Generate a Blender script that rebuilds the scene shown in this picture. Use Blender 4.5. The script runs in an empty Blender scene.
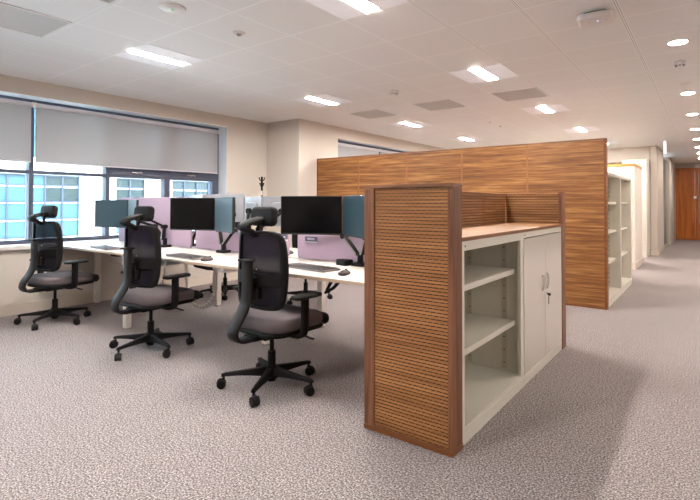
import bpy, bmesh, math, random
from mathutils import Vector, Matrix
random.seed(7)
PI = math.pi
S = bpy.context.scene
COL = S.collection

# ------------------------------------------------------------------ materials
def new_mat(name):
    m = bpy.data.materials.new(name); m.use_nodes = True
    nt = m.node_tree; nt.nodes.clear()
    out = nt.nodes.new('ShaderNodeOutputMaterial')
    return m, nt, out

def srgb(r, g, b):
    f = lambda c: (c/255/12.92) if c/255 <= .04045 else ((c/255+.055)/1.055)**2.4
    return (f(r), f(g), f(b), 1)

def principled(name, col, rough=.5, metal=0, spec=.5, noise=0, nscale=40, bump=0, bscale=200, coat=0):
    m, nt, out = new_mat(name)
    b = nt.nodes.new('ShaderNodeBsdfPrincipled')
    b.inputs['Base Color'].default_value = col
    b.inputs['Roughness'].default_value = rough
    b.inputs['Metallic'].default_value = metal
    b.inputs['Specular IOR Level'].default_value = spec
    b.inputs['Coat Weight'].default_value = coat
    nt.links.new(b.outputs[0], out.inputs[0])
    tc = nt.nodes.new('ShaderNodeTexCoord')
    if noise:
        n = nt.nodes.new('ShaderNodeTexNoise'); n.inputs['Scale'].default_value = nscale; n.inputs['Detail'].default_value = 3
        nt.links.new(tc.outputs['Object'], n.inputs['Vector'])
        mx = nt.nodes.new('ShaderNodeMix'); mx.data_type = 'RGBA'
        k = noise
        mx.inputs[6].default_value = tuple(c*(1-k) for c in col[:3])+(1,)
        mx.inputs[7].default_value = tuple(min(1, c*(1+k)) for c in col[:3])+(1,)
        nt.links.new(n.outputs['Fac'], mx.inputs[0]); nt.links.new(mx.outputs[2], b.inputs['Base Color'])
    if bump:
        n2 = nt.nodes.new('ShaderNodeTexNoise'); n2.inputs['Scale'].default_value = bscale; n2.inputs['Detail'].default_value = 2
        nt.links.new(tc.outputs['Object'], n2.inputs['Vector'])
        bp = nt.nodes.new('ShaderNodeBump'); bp.inputs['Strength'].default_value = bump; bp.inputs['Distance'].default_value = .002
        nt.links.new(n2.outputs['Fac'], bp.inputs['Height']); nt.links.new(bp.outputs[0], b.inputs['Normal'])
    return m

def wood(name, cols, stretch=(1.2, 1.2, 26), rough=.45, holes_and_shade=None, fine=6.0, spec=.35):
    """veneer: noise stretched along the grain; holes = dark dashes, real perforations or painted groove shade (pitch z, first z, period, axis)"""
    m, nt, out = new_mat(name)
    N, L = nt.nodes.new, nt.links.new
    b = N('ShaderNodeBsdfPrincipled'); b.inputs['Roughness'].default_value = rough
    b.inputs['Specular IOR Level'].default_value = spec
    L(b.outputs[0], out.inputs[0])
    tc = N('ShaderNodeTexCoord')
    mp = N('ShaderNodeMapping'); mp.inputs['Scale'].default_value = stretch
    L(tc.outputs['Object'], mp.inputs['Vector'])
    n1 = N('ShaderNodeTexNoise'); n1.inputs['Scale'].default_value = 1.0; n1.inputs['Detail'].default_value = 6; n1.inputs['Roughness'].default_value = .6; n1.inputs['Distortion'].default_value = .5
    L(mp.outputs[0], n1.inputs['Vector'])
    mp2 = N('ShaderNodeMapping'); mp2.inputs['Scale'].default_value = tuple(s*fine if s > 5 else s*4 for s in stretch)
    L(tc.outputs['Object'], mp2.inputs['Vector'])
    n2 = N('ShaderNodeTexNoise'); n2.inputs['Scale'].default_value = 1.0; n2.inputs['Detail'].default_value = 3
    L(mp2.outputs[0], n2.inputs['Vector'])
    ad = N('ShaderNodeMath'); ad.operation = 'MULTIPLY_ADD'; ad.inputs[1].default_value = .35
    L(n2.outputs['Fac'], ad.inputs[0])
    ml = N('ShaderNodeMath'); ml.operation = 'MULTIPLY'; ml.inputs[1].default_value = .65
    L(n1.outputs['Fac'], ml.inputs[0]); L(ml.outputs[0], ad.inputs[2])
    r = N('ShaderNodeValToRGB')
    el = r.color_ramp.elements
    el[0].position = .34; el[0].color = cols[0]
    el[1].position = .66; el[1].color = cols[-1]
    e = el.new(.5); e.color = cols[1]
    L(ad.outputs[0], r.inputs[0])
    colout = r.outputs[0]
    if holes_and_shade:
        pitch, z0, per, ax, gw, duty = holes_and_shade
        sp = N('ShaderNodeSeparateXYZ'); L(tc.outputs['Object'], sp.inputs[0])
        def mth(op, a, bb):
            q = N('ShaderNodeMath'); q.operation = op
            for i, v in enumerate((a, bb)):
                if v is None: continue
                if isinstance(v, (int, float)): q.inputs[i].default_value = v
                else: L(v, q.inputs[i])
            return q.outputs[0]
        zz = mth('DIVIDE', mth('SUBTRACT', sp.outputs['Z'], z0), pitch)
        row = mth('FLOOR', zz, None); fz = mth('FRACT', zz, None)
        inrow = mth('LESS_THAN', fz, gw)
        xx = mth('FRACT', mth('ADD', mth('DIVIDE', sp.outputs[ax], per), mth('MULTIPLY', row, .5)), None)
        inx = mth('LESS_THAN', xx, duty)
        mask = mth('MULTIPLY', inrow, inx)
        mx = N('ShaderNodeMix'); mx.data_type = 'RGBA'
        L(mask, mx.inputs[0]); L(colout, mx.inputs[6]); mx.inputs[7].default_value = srgb(84, 50, 28)
        colout = mx.outputs[2]
    L(colout, b.inputs['Base Color'])
    bp = N('ShaderNodeBump'); bp.inputs['Strength'].default_value = .08; bp.inputs['Distance'].default_value = .002
    L(n2.outputs['Fac'], bp.inputs['Height']); L(bp.outputs[0], b.inputs['Normal'])
    return m

def emit(name, col, s):
    m, nt, out = new_mat(name)
    e = nt.nodes.new('ShaderNodeEmission'); e.inputs[0].default_value = col; e.inputs[1].default_value = s
    nt.links.new(e.outputs[0], out.inputs[0]); return m

def carpet_mat():
    m, nt, out = new_mat('carpet'); N, L = nt.nodes.new, nt.links.new
    b = N('ShaderNodeBsdfPrincipled'); b.inputs['Roughness'].default_value = .95; b.inputs['Specular IOR Level'].default_value = .1
    b.inputs['Sheen Weight'].default_value = .15
    L(b.outputs[0], out.inputs[0])
    tc = N('ShaderNodeTexCoord')
    n = N('ShaderNodeTexNoise'); n.inputs['Scale'].default_value = 115; n.inputs['Detail'].default_value = 3; n.inputs['Roughness'].default_value = .75
    L(tc.outputs['Object'], n.inputs['Vector'])
    r = N('ShaderNodeValToRGB'); el = r.color_ramp.elements
    el[0].position = .38; el[0].color = srgb(66, 60, 60); el[1].position = .63; el[1].color = srgb(202, 192, 190)
    e = el.new(.5); e.color = srgb(132, 122, 122)
    L(n.outputs['Fac'], r.inputs[0])
    n2 = N('ShaderNodeTexNoise'); n2.inputs['Scale'].default_value = 9; n2.inputs['Detail'].default_value = 4
    L(tc.outputs['Object'], n2.inputs['Vector'])
    mr = N('ShaderNodeMapRange'); mr.inputs[3].default_value = .88; mr.inputs[4].default_value = 1.12
    L(n2.outputs['Fac'], mr.inputs[0])
    mx = N('ShaderNodeMix'); mx.data_type = 'RGBA'; mx.blend_type = 'MULTIPLY'; mx.inputs[0].default_value = 1
    L(r.outputs[0], mx.inputs[6]); L(mr.outputs[0], mx.inputs[7]); L(mx.outputs[2], b.inputs['Base Color'])
    bp = N('ShaderNodeBump'); bp.inputs['Strength'].default_value = .5; bp.inputs['Distance'].default_value = .006
    L(n.outputs['Fac'], bp.inputs['Height']); L(bp.outputs[0], b.inputs['Normal'])
    return m

GOX, GOY, GSX, GSY = -3.826, 1.642, .5541, .5901
def ceiling_mat():
    m, nt, out = new_mat('ceiling_tile'); N, L = nt.nodes.new, nt.links.new
    b = N('ShaderNodeBsdfPrincipled'); b.inputs['Roughness'].default_value = .55; b.inputs['Specular IOR Level'].default_value = .25
    L(b.outputs[0], out.inputs[0])
    tc = N('ShaderNodeTexCoord'); sp = N('ShaderNodeSeparateXYZ'); L(tc.outputs['Object'], sp.inputs[0])
    def mth(op, a, bb=None):
        q = N('ShaderNodeMath'); q.operation = op
        for i, v in enumerate((a, bb)):
            if v is None: continue
            if isinstance(v, (int, float)): q.inputs[i].default_value = v
            else: L(v, q.inputs[i])
        return q.outputs[0]
    def line(coord, o, s, w):
        t = mth('DIVIDE', mth('SUBTRACT', coord, o), s)
        d = mth('ABSOLUTE', mth('SUBTRACT', t, mth('ROUND', t)))
        return mth('LESS_THAN', d, w/s)
    def near(coord, v, w0, w1):
        d = mth('ABSOLUTE', mth('SUBTRACT', coord, v))
        return mth('MULTIPLY', mth('GREATER_THAN', d, w0), mth('LESS_THAN', d, w1))
    lx = line(sp.outputs['X'], GOX, GSX, .005); ly = line(sp.outputs['Y'], GOY, GSY, .006)
    mk = mth('MAXIMUM', lx, ly)
    for i in (4, 5, 6): mk = mth('MAXIMUM', mk, near(sp.outputs['X'], GOX+i*GSX, .010, .017))
    mk = mth('MAXIMUM', mk, near(sp.outputs['Y'], GOY, .010, .018))
    dk = near(sp.outputs['Y'], GOY, .0055, .009)
    for i in (4, 5, 6): dk = mth('MAXIMUM', dk, near(sp.outputs['X'], GOX+i*GSX, .005, .009))
    wn = N('ShaderNodeTexWhiteNoise'); wn.noise_dimensions = '2D'
    fl = N('ShaderNodeCombineXYZ')
    L(mth('FLOOR', mth('DIVIDE', mth('SUBTRACT', sp.outputs['X'], GOX), GSX)), fl.inputs[0])
    L(mth('FLOOR', mth('DIVIDE', mth('SUBTRACT', sp.outputs['Y'], GOY), GSY)), fl.inputs[1])
    L(fl.outputs[0], wn.inputs['Vector'])
    mr = N('ShaderNodeMapRange'); mr.inputs[3].default_value = .87; mr.inputs[4].default_value = .885
    L(wn.outputs['Value'], mr.inputs[0])
    cb = N('ShaderNodeCombineColor')
    L(mr.outputs[0], cb.inputs[0]); L(mth('MULTIPLY', mr.outputs[0], .97), cb.inputs[1]); L(mth('MULTIPLY', mr.outputs[0], .945), cb.inputs[2])
    mx = N('ShaderNodeMix'); mx.data_type = 'RGBA'; L(mk, mx.inputs[0]); L(cb.outputs[0], mx.inputs[6]); mx.inputs[7].default_value = (.99, .98, .96, 1)
    mx2 = N('ShaderNodeMix'); mx2.data_type = 'RGBA'; L(dk, mx2.inputs[0]); L(mx.outputs[2], mx2.inputs[6]); mx2.inputs[7].default_value = (.5, .46, .41, 1)
    L(mx2.outputs[2], b.inputs['Base Color'])
    return m

def blind_mat():
    m, nt, out = new_mat('blind_fabric'); N, L = nt.nodes.new, nt.links.new
    d = N('ShaderNodeBsdfDiffuse'); d.inputs[0].default_value = (.41, .40, .40, 1)
    t = N('ShaderNodeBsdfTranslucent'); t.inputs[0].default_value = (.45, .45, .47, 1)
    mx = N('ShaderNodeMixShader'); mx.inputs[0].default_value = .2
    tr = N('ShaderNodeBsdfTransparent'); tr.inputs[0].default_value = (1, 1, 1, 1)
    tc = N('ShaderNodeTexCoord'); n = N('ShaderNodeTexNoise'); n.inputs['Scale'].default_value = 300
    L(tc.outputs['Object'], n.inputs['Vector'])
    bp = N('ShaderNodeBump'); bp.inputs['Strength'].default_value = .2; bp.inputs['Distance'].default_value = .001
    L(n.outputs['Fac'], bp.inputs['Height']); L(bp.outputs[0], d.inputs['Normal'])
    L(d.outputs[0], mx.inputs[1]); L(t.outputs[0], mx.inputs[2])
    m2 = N('ShaderNodeMixShader'); m2.inputs[0].default_value = .085
    L(mx.outputs[0], m2.inputs[1]); L(tr.outputs[0], m2.inputs[2])
    L(m2.outputs[0], out.inputs[0]); return m

def glass_mat(name, tint=(.96, .99, 1, 1), refl=1.0):
    m, nt, out = new_mat(name); N, L = nt.nodes.new, nt.links.new
    t = N('ShaderNodeBsdfTransparent'); t.inputs[0].default_value = tint
    g = N('ShaderNodeBsdfGlossy'); g.inputs['Roughness'].default_value = .02
    f = N('ShaderNodeFresnel'); f.inputs[0].default_value = 1.45
    q = N('ShaderNodeMath'); q.operation = 'MULTIPLY'; q.inputs[1].default_value = refl
    L(f.outputs[0], q.inputs[0])
    mx = N('ShaderNodeMixShader'); L(q.outputs[0], mx.inputs[0]); L(t.outputs[0], mx.inputs[1]); L(g.outputs[0], mx.inputs[2])
    L(mx.outputs[0], out.inputs[0]); return m

def mesh_fabric():
    m, nt, out = new_mat('chair_mesh'); N, L = nt.nodes.new, nt.links.new
    b = N('ShaderNodeBsdfPrincipled'); b.inputs['Base Color'].default_value = srgb(22, 19, 31); b.inputs['Roughness'].default_value = 1; b.inputs['Specular IOR Level'].default_value = .1
    t = N('ShaderNodeBsdfTransparent')
    mx = N('ShaderNodeMixShader'); mx.inputs[0].default_value = .03
    L(b.outputs[0], mx.inputs[1]); L(t.outputs[0], mx.inputs[2]); L(mx.outputs[0], out.inputs[0]); return m

def vent_mat():
    m, nt, out = new_mat('vent_perforated'); N, L = nt.nodes.new, nt.links.new
    b = N('ShaderNodeBsdfPrincipled'); b.inputs['Roughness'].default_value = .6; L(b.outputs[0], out.inputs[0])
    tc = N('ShaderNodeTexCoord'); v = N('ShaderNodeTexVoronoi'); v.inputs['Scale'].default_value = 120; v.inputs['Randomness'].default_value = 0
    L(tc.outputs['Object'], v.inputs['Vector'])
    r = N('ShaderNodeValToRGB'); r.color_ramp.elements[0].position = .3; r.color_ramp.elements[0].color = (.2, .18, .17, 1)
    r.color_ramp.elements[1].position = .42; r.color_ramp.elements[1].color = (.54, .5, .47, 1)
    L(v.outputs['Distance'], r.inputs[0]); L(r.outputs[0], b.inputs['Base Color']); return m

M = {}
M['carpet'] = carpet_mat()
M['ceiling'] = ceiling_mat()
M['wall'] = principled('wall_paint', srgb(209, 200, 190), .85, noise=.02, nscale=3, bump=.05, bscale=120)
M['wall_white'] = principled('wall_paint_white', srgb(226, 218, 208), .8, noise=.02, nscale=3)
M['skirting'] = principled('skirting_paint', srgb(216, 205, 192), .5)
M['frame'] = principled('window_frame_metal', srgb(70, 74, 92), .45, spec=.5)
M['sill'] = principled('sill_white', srgb(232, 228, 222), .35)
M['reveal'] = principled('reveal_paint', srgb(240, 243, 244), .7)
M['blind'] = blind_mat()
M['blind_rail'] = principled('blind_rail', srgb(196, 192, 196), .4)
M['glass'] = glass_mat('window_glass', (.93, .98, 1, 1))
M['glass2'] = glass_mat('screen_glass', (.95, .97, .96, 1))
WD = [srgb(92, 50, 24), srgb(150, 92, 48), srgb(196, 136, 78)]
M['slat'] = wood('slat_veneer', [srgb(136, 90, 52), srgb(166, 114, 68), srgb(192, 140, 88)], (1.5, 1.5, 34), .5, holes_and_shade=(.0172, .03, .033, 'X', .18, .8))
M['slat_y'] = wood('slat_veneer_side', [srgb(122, 82, 52), srgb(164, 116, 74), srgb(204, 154, 104)], (1.2, 1.2, 30), .5, holes_and_shade=(.0215, .03, .033, 'Y', .30, .9))  # dark lines here are groove shade painted into the colour, not perforations
M['slat_x2'] = wood('slat_veneer_return', [srgb(122, 82, 52), srgb(164, 116, 74), srgb(204, 154, 104)], (1.2, 1.2, 30), .5, holes_and_shade=(.0215, .03, .033, 'X', .30, .9))  # same painted groove shade, drawn along the far panel
M['partition'] = wood('partition_veneer', [srgb(88, 53, 29), srgb(136, 90, 50), srgb(188, 138, 82)], (1.0, 1.0, 30), .45, fine=3)
M['walnut'] = wood('walnut_post', [srgb(94, 58, 37), srgb(126, 82, 56), srgb(150, 103, 72)], (26, 26, 1.2), .5)
M['walnut_h'] = wood('walnut_cap', [srgb(92, 58, 40), srgb(122, 82, 58), srgb(142, 98, 72)], (3, 3, 40), .5)
M['plinth_wood'] = wood('plinth_wood', [srgb(92, 52, 26), srgb(122, 72, 38), srgb(142, 88, 50)], (3, 3, 40), .4)
M['worktop'] = wood('worktop_wood', [srgb(126, 84, 40), srgb(144, 99, 51), srgb(160, 115, 62)], (18, 1.2, 18), .4)
M['worktop_edge'] = wood('worktop_edge', [srgb(108, 70, 44), srgb(134, 90, 58), srgb(150, 104, 70)], (2, 2, 50), .5)
M['joint_wood'] = wood('joint_wood', [srgb(132, 86, 52), srgb(150, 100, 62), srgb(168, 116, 74)], (26, 26, 1.2), .5)
M['door_wood'] = wood('door_wood', [srgb(160, 84, 28), srgb(190, 108, 42), srgb(206, 126, 54)], (16, 16, .9), .35)
M['trimwood'] = wood('trim_wood', [srgb(190, 120, 60), srgb(206, 138, 76), srgb(216, 150, 88)], (3, 3, 40), .5)
M['steel'] = principled('cream_steel', srgb(216, 211, 198), .35, noise=.02, nscale=5)
M['steel_gloss'] = principled('cream_steel_door', srgb(218, 210, 200), .12, spec=.55, coat=.3)
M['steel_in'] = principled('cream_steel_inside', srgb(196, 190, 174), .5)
M['slot_soft'] = principled('slot_grey', srgb(150, 140, 124), .7)
M['strip_slot'] = principled('slot_dark', srgb(60, 52, 44), .7)
M['black'] = principled('black_plastic', srgb(14, 12, 12), .55, spec=.25, bump=.05, bscale=600)
M['black_soft'] = principled('black_soft_plastic', srgb(18, 16, 16), .6, spec=.2, bump=.1, bscale=400)
M['spine'] = principled('spine_plastic', srgb(27, 24, 23), .5, spec=.18)
M['seat'] = principled('seat_fabric', srgb(100, 92, 94), .95, noise=.12, nscale=500, bump=.4, bscale=700, spec=.1)
M['seat_dark'] = principled('seat_dark_fabric', srgb(48, 43, 46), .9, noise=.15, nscale=400, spec=.1)
M['headpad'] = principled('headrest_leather', srgb(17, 14, 14), .6, spec=.2, bump=.15, bscale=300)
M['mesh'] = mesh_fabric()
M['chrome'] = principled('chrome', (.75, .75, .76, 1), .18, metal=1)
M['alu'] = principled('aluminium', (.62, .6, .58, 1), .32, metal=1)
M['desk'] = principled('desk_laminate', srgb(214, 206, 199), .38, spec=.4)
M['desk_edge'] = principled('desk_edge', srgb(196, 174, 152), .5)
M['white_metal'] = principled('white_powdercoat', srgb(226, 220, 212), .4)
M['lilac'] = principled('lilac_felt', srgb(182, 161, 180), .95, noise=.06, nscale=260, bump=.25, bscale=500, spec=.1)
M['bezel'] = principled('monitor_bezel', srgb(22, 21, 22), .4)
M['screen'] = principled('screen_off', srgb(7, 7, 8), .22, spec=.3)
M['screen_refl_tint'] = principled('screen_off_reflection_tint', srgb(22, 50, 60), .4, spec=.6)  # teal of the reflected window is painted into the base colour
M['screen_refl_tint'].node_tree.nodes['Principled BSDF'].inputs['IOR'].default_value = 1.45
M['silver'] = principled('silver_plastic', srgb(164, 166, 172), .35, metal=.4)
M['keycap'] = principled('keycap', srgb(74, 68, 68), .5)
M['keybody'] = principled('keyboard_body', srgb(134, 126, 124), .45)
M['white_plastic'] = principled('white_plastic', srgb(232, 224, 220), .4)
M['grey_plastic'] = principled('grey_plastic', srgb(150, 142, 136), .5)
M['label_dark'] = principled('label_dark', srgb(92, 88, 112), .5)
M['label_light'] = principled('label_light', srgb(214, 208, 222), .5)
def glow(name, col, e):
    m = principled(name, col, .5); b = m.node_tree.nodes['Principled BSDF']
    b.inputs['Emission Color'].default_value = (1, .96, .97, 1); b.inputs['Emission Strength'].default_value = e; return m
M['vent'] = vent_mat()
M['tile_light'] = glow('light_wing', srgb(236, 234, 238), .12)
M['strip'] = emit('light_strip', (1, .94, .88, 1), 215)
M['downlight'] = emit('downlight_lamp', (1, .87, .76, 1), 270)
M['led_blue'] = emit('led_blue', (.2, .35, 1, 1), 6)
M['led_green'] = emit('led_green', (.3, 1, .3, 1), .6)
M['sign'] = emit('exit_sign_lit', (1, .93, .9, 1), .8)
M['facade'] = principled('facade_white', srgb(236, 234, 230), .9, noise=.03, nscale=2)
M['fac_frame'] = principled('facade_frame', (.034, .039, .058, 1), .5)
M['cyan'] = principled('cyan_glass', (.034, .082, .086, 1), .3, noise=.05, nscale=.8)
M['cyan_dim'] = principled('greenish_glass', (.017, .027, .025, 1), .2, noise=.2, nscale=2.2)
M['pavement'] = principled('pavement', srgb(200, 198, 194), .9)

# ------------------------------------------------------------------ mesh builder
class MB:
    def __init__(s): s.bm = bmesh.new()
    def face(s, vs):
        try: return s.bm.faces.new(vs)
        except ValueError: return None
    def box(s, x0, x1, y0, y1, z0, z1, rot=None, at=None):
        v = [Vector((x, y, z)) for z in (z0, z1) for x, y in ((x0, y0), (x1, y0), (x1, y1), (x0, y1))]
        if rot is not None: v = [rot @ p for p in v]
        if at is not None: v = [p+Vector(at) for p in v]
        v = [s.bm.verts.new(p) for p in v]
        for f in ((3, 2, 1, 0), (4, 5, 6, 7), (0, 1, 5, 4), (1, 2, 6, 5), (2, 3, 7, 6), (3, 0, 4, 7)): s.face([v[i] for i in f])
        return s
    def rings(s, rings, closed=True, cap=True, loop=False):
        R = [[s.bm.verts.new(p) for p in r] for r in rings]
        n = len(R[0])
        pairs = list(zip(R, R[1:])) + ([(R[-1], R[0])] if loop else [])
        for a, b in pairs:
            for i in range(n if closed else n-1):
                j = (i+1) % n
                s.face([a[i], a[j], b[j], b[i]])
        if cap and closed and not loop:
            s.face(list(reversed(R[0]))); s.face(R[-1])
        return s
    def cyl(s, p0, p1, r0, r1=None, n=16):
        r1 = r0 if r1 is None else r1
        p0, p1 = Vector(p0), Vector(p1); d = (p1-p0).normalized()
        a = d.orthogonal().normalized(); b = d.cross(a)
        ring = lambda p, r: [p+(a*math.cos(t)+b*math.sin(t))*r for t in (2*PI*i/n for i in range(n))]
        return s.rings([ring(p0, r0), ring(p1, r1)])
    def lathe(s, prof, c=(0, 0, 0), n=24, loop=False):
        c = Vector(c)
        return s.rings([[c+Vector((r*math.cos(2*PI*i/n), r*math.sin(2*PI*i/n), z)) for i in range(n)] for r, z in prof], loop=loop)
    def tube(s, pts, r, n=8):
        pts = [Vector(p) for p in pts]; R = []
        prev = None
        for i, p in enumerate(pts):
            d = (pts[min(i+1, len(pts)-1)]-pts[max(i-1, 0)]).normalized()
            a = (prev - d*prev.dot(d)).normalized() if prev is not None and (prev-d*prev.dot(d)).length > 1e-4 else d.orthogonal().normalized()
            prev = a; b = d.cross(a)
            R.append([p+(a*math.cos(2*PI*k/n)+b*math.sin(2*PI*k/n))*r for k in range(n)])
        return s.rings(R)
    def strap(s, pts, w, t, side=Vector((1, 0, 0)), widths=None):
        """flat rounded strap swept along pts; width along 'side', thickness normal to it"""
        pts = [Vector(p) for p in pts]; R = []
        for i, p in enumerate(pts):
            d = (pts[min(i+1, len(pts)-1)]-pts[max(i-1, 0)]).normalized()
            nn = d.cross(side).normalized()
            ww = (widths[i] if widths else w)/2; h = t/2; c = min(h*.6, ww*.3)
            prof = [(-ww+c, -h), (ww-c, -h), (ww, -h+c), (ww, h-c), (ww-c, h), (-ww+c, h), (-ww, h-c), (-ww, -h+c)]
            R.append([p+side*a+nn*b for a, b in prof])
        return s.rings(R)
    def slab(s, w, d, h, cr, er, c=(0, 0, 0), nc=5, ne=4, bulge=0, rot=None):
        """rounded slab centred in x,y on c, bottom at c.z: corner radius cr, edge radius er"""
        def outline(inset, z):
            pts = []; r = max(cr-inset, .001); hw, hd = w/2-inset, d/2-inset
            for cx, cy, a0 in ((hw-r, hd-r, 0), (-hw+r, hd-r, 90), (-hw+r, -hd+r, 180), (hw-r, -hd+r, 270)):
                for k in range(nc+1):
                    a = math.radians(a0+90*k/nc)
                    pts.append(Vector((cx+r*math.cos(a), cy+r*math.sin(a), z)))
            return pts
        R = []
        for k in range(ne+1):
            a = PI/2*k/ne; R.append(outline(er*(1-math.sin(a)), er*(1-math.cos(a))))
        for k in range(ne+1):
            a = PI/2*k/ne; R.append(outline(er*(1-math.cos(a)), h-er*(1-math.sin(a))))
        if bulge:
            for q in (.25, .5): R.append(outline(er+(min(w, d)/2-er)*q*.9, h+bulge*q*1.6))
        if rot is not None: R = [[rot @ p for p in r] for r in R]
        R = [[p+Vector(c) for p in r] for r in R]
        return s.rings(R)
    def prism(s, poly, axis, a0, a1):
        """extrude 2-D polygon along axis 'X','Y' or 'Z'"""
        def P(u, v, t): return Vector({'X': (t, u, v), 'Y': (u, t, v), 'Z': (u, v, t)}[axis])
        return s.rings([[P(u, v, a0) for u, v in poly], [P(u, v, a1) for u, v in poly]])
    def build(s, name, mat, parent=None, bevel=0, seg=2, sharp=38, subsurf=0, loc=None):
        bm = s.bm
        bmesh.ops.recalc_face_normals(bm, faces=bm.faces)
        for f in bm.faces: f.smooth = True
        for e in bm.edges:
            if len(e.link_faces) == 2:
                if e.calc_face_angle(0) > math.radians(sharp): e.smooth = False
        me = bpy.data.meshes.new(name); bm.to_mesh(me); bm.free()
        me.materials.append(M[mat] if isinstance(mat, str) else mat)
        o = bpy.data.objects.new(name, me); COL.objects.link(o)
        if parent: o.parent = parent
        if loc: o.location = loc
        if bevel:
            b = o.modifiers.new('Bevel', 'BEVEL'); b.width = bevel; b.segments = seg; b.limit_method = 'ANGLE'; b.angle_limit = math.radians(40)
        if subsurf:
            b = o.modifiers.new('Sub', 'SUBSURF'); b.levels = subsurf; b.render_levels = subsurf
        return o

def tag(o, label, cat, group=None):
    o['label'] = label; o['category'] = cat
    if group: o['group'] = group
    return o
def thing(name, label, cat, loc=(0, 0, 0), rz=0, group=None):
    o = bpy.data.objects.new(name, None); o.empty_display_size = .1; COL.objects.link(o)
    o.location = loc; o.rotation_euler = (0, 0, rz)
    return tag(o, label, cat, group)
def struct(o):
    o['kind'] = 'structure'; return o
def copy_tree(o, parent=None):
    c = o.copy(); COL.objects.link(c)
    if parent: c.parent = parent
    for ch in list(o.children): copy_tree(ch, c)
    return c
def dup(o, loc, rz, label, group=None):
    c = copy_tree(o); c.location = loc; c.rotation_euler = (0, 0, rz); c['label'] = label
    if group: c['group'] = group
    return c
def bx(name, mat, b, parent=None, bevel=0):
    return MB().box(*b).build(name, mat, parent, bevel)

# ------------------------------------------------------------------ setting
ZC = 2.562
struct(bx('floor', 'carpet', (-6.2, 3.6, -4, 20, -.1, 0)))
c = MB().box(-6.35, 3.6, -4, 20, ZC, ZC+.12).build('ceiling', 'ceiling'); struct(c)
XW, YJ, Z0, Z1 = -6.0, 4.84, .735, 2.39
YA = -1.6
w = MB()
w.box(-6.32, XW, -4, 5.68, 0, Z0); w.box(-6.32, XW, -4, 5.68, Z1, ZC)
w.box(-6.32, XW, YJ, 5.68, Z0, Z1); w.box(-6.32, XW, -4, YA, Z0, Z1)
struct(w.build('wall_left', 'wall'))
# jamb lining of the reveal
w = MB()
w.box(-6.2, XW-.001, YJ-.006, YJ+.001, Z0+.02, Z1); w.box(-6.2, XW-.001, YA, YJ, Z1-.006, Z1+.001)
struct(w.build('trim_1', 'reveal'))
struct(bx('wall_return', 'wall', (-6.32, -5.27, 5.68, 5.85, 0, ZC)))
w = MB(); y0, y1, zt = 6.69, 9.6, 2.354
w.box(-5.55, -5.27, 5.85, y0, 0, ZC); w.box(-5.55, -5.27, y1, 15.3, 0, ZC); w.box(-5.55, -5.27, y0, y1, 0, .75); w.box(-5.55, -5.27, y0, y1, zt, ZC)
struct(w.build('wall_middle', 'wall'))
struct(bx('wall_right', 'wall', (3.4, 3.6, -4, 20, 0, ZC)))
struct(bx('wall_rear', 'wall', (-6.32, 3.6, -4.1, -3.9, 0, ZC)))
struct(bx('wall_far', 'wall_white', (-5.5, -1.13, 15.1, 15.3, 0, ZC)))
struct(bx('trim_2', 'wall', (-5.2, -1.135, 13.3, 13.5, 2.21, ZC)))          # bulkhead over the opening
struct(bx('wall_corridor', 'wall', (-1.13, -.98, 13.3, 15.1, 0, ZC), bevel=.02))
w = MB(); w.box(-1.13, -.97, 13.285, 13.3, 0, .11); w.box(-.98, -.966, 13.3, 15.1, 0, .11)
struct(w.build('baseboard_corridor', 'skirting'))
# recessed glazed door beyond the pier
g = MB()
for y in (15.11, 16.74): g.box(-1.06, -.99, y, y+.05, 0, ZC)
g.box(-1.06, -.99, 15.16, 16.74, 2.42, 2.46); g.box(-1.06, -.99, 15.16, 16.74, 0, .05)
d2 = struct(g.build('door_2', 'alu'))
bx('glass_pane', 'glass2', (-1.03, -1.02, 15.16, 16.74, .05, 2.42), d2)
bx('timber_leaf', 'door_wood', (-1.30, -1.25, 15.16, 16.74, 0, 2.1), d2)
struct(bx('wall_beyond', 'wall', (-1.25, -.95, 16.8, 19.6, 0, ZC)))
struct(bx('baseboard_beyond', 'skirting', (-.95, -.938, 16.8, 19.6, 0, .11)))
w = MB(); w.box(-1.25, 3.4, 19.6, 19.8, 2.395, ZC); w.box(-1.25, -.93, 19.6, 19.8, 0, 2.395); w.box(.62, 3.4, 19.6, 19.8, 0, 2.395)
struct(w.build('wall_end', 'wall'))
# double door
fr = MB(); fr.box(-.93, -.90, 19.58, 19.7, 0, 2.395); fr.box(.59, .62, 19.58, 19.7, 0, 2.395); fr.box(-.90, .59, 19.58, 19.7, 2.37, 2.395)
d1 = struct(fr.build('door_1', 'door_wood'))
for x0, x1 in ((-.897, -.392), (-.382, .587)):
    lf = bx('door_leaf', 'door_wood', (x0, x1, 19.6, 19.65, .01, 2.365), d1, .004)
    for z in (.25, 1.2, 2.1):
        xh = x0 if x0 < -.5 else x1
        MB().cyl((xh, 19.595, z-.05), (xh, 19.595, z+.05), .009).build('hinge', 'chrome', lf)
    if x0 > -.5:
        h = MB(); h.tube([(x0+.09, 19.53, .55), (x0+.09, 19.53, 2.2)], .016); h.cyl((x0+.09, 19.53, .75), (x0+.09, 19.6, .75), .01); h.cyl((x0+.09, 19.53, 2.0), (x0+.09, 19.6, 2.0), .01)
        h.build('pull_handle', 'chrome', lf)
    else:
        MB().box(x1-.008, x1, 19.588, 19.602, .1, 2.3).build('edge_strip', 'chrome', lf)
bx('light_block', 'bezel', (-.93, .62, 19.72, 19.8, 0, 2.395), d1)  # dark backing added behind the leaves to block sky light in the gaps
MB().box(-.43, -.36, 19.57, 19.6, 1.38, 1.46).build('lock', 'chrome', d1)
# skirting boards
struct(bx('baseboard_left', 'skirting', (XW, XW+.014, -3.9, 5.68, 0, .12)))
struct(bx('baseboard_return', 'skirting', (-5.985, -5.27, 5.666, 5.68, 0, .12)))

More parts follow.
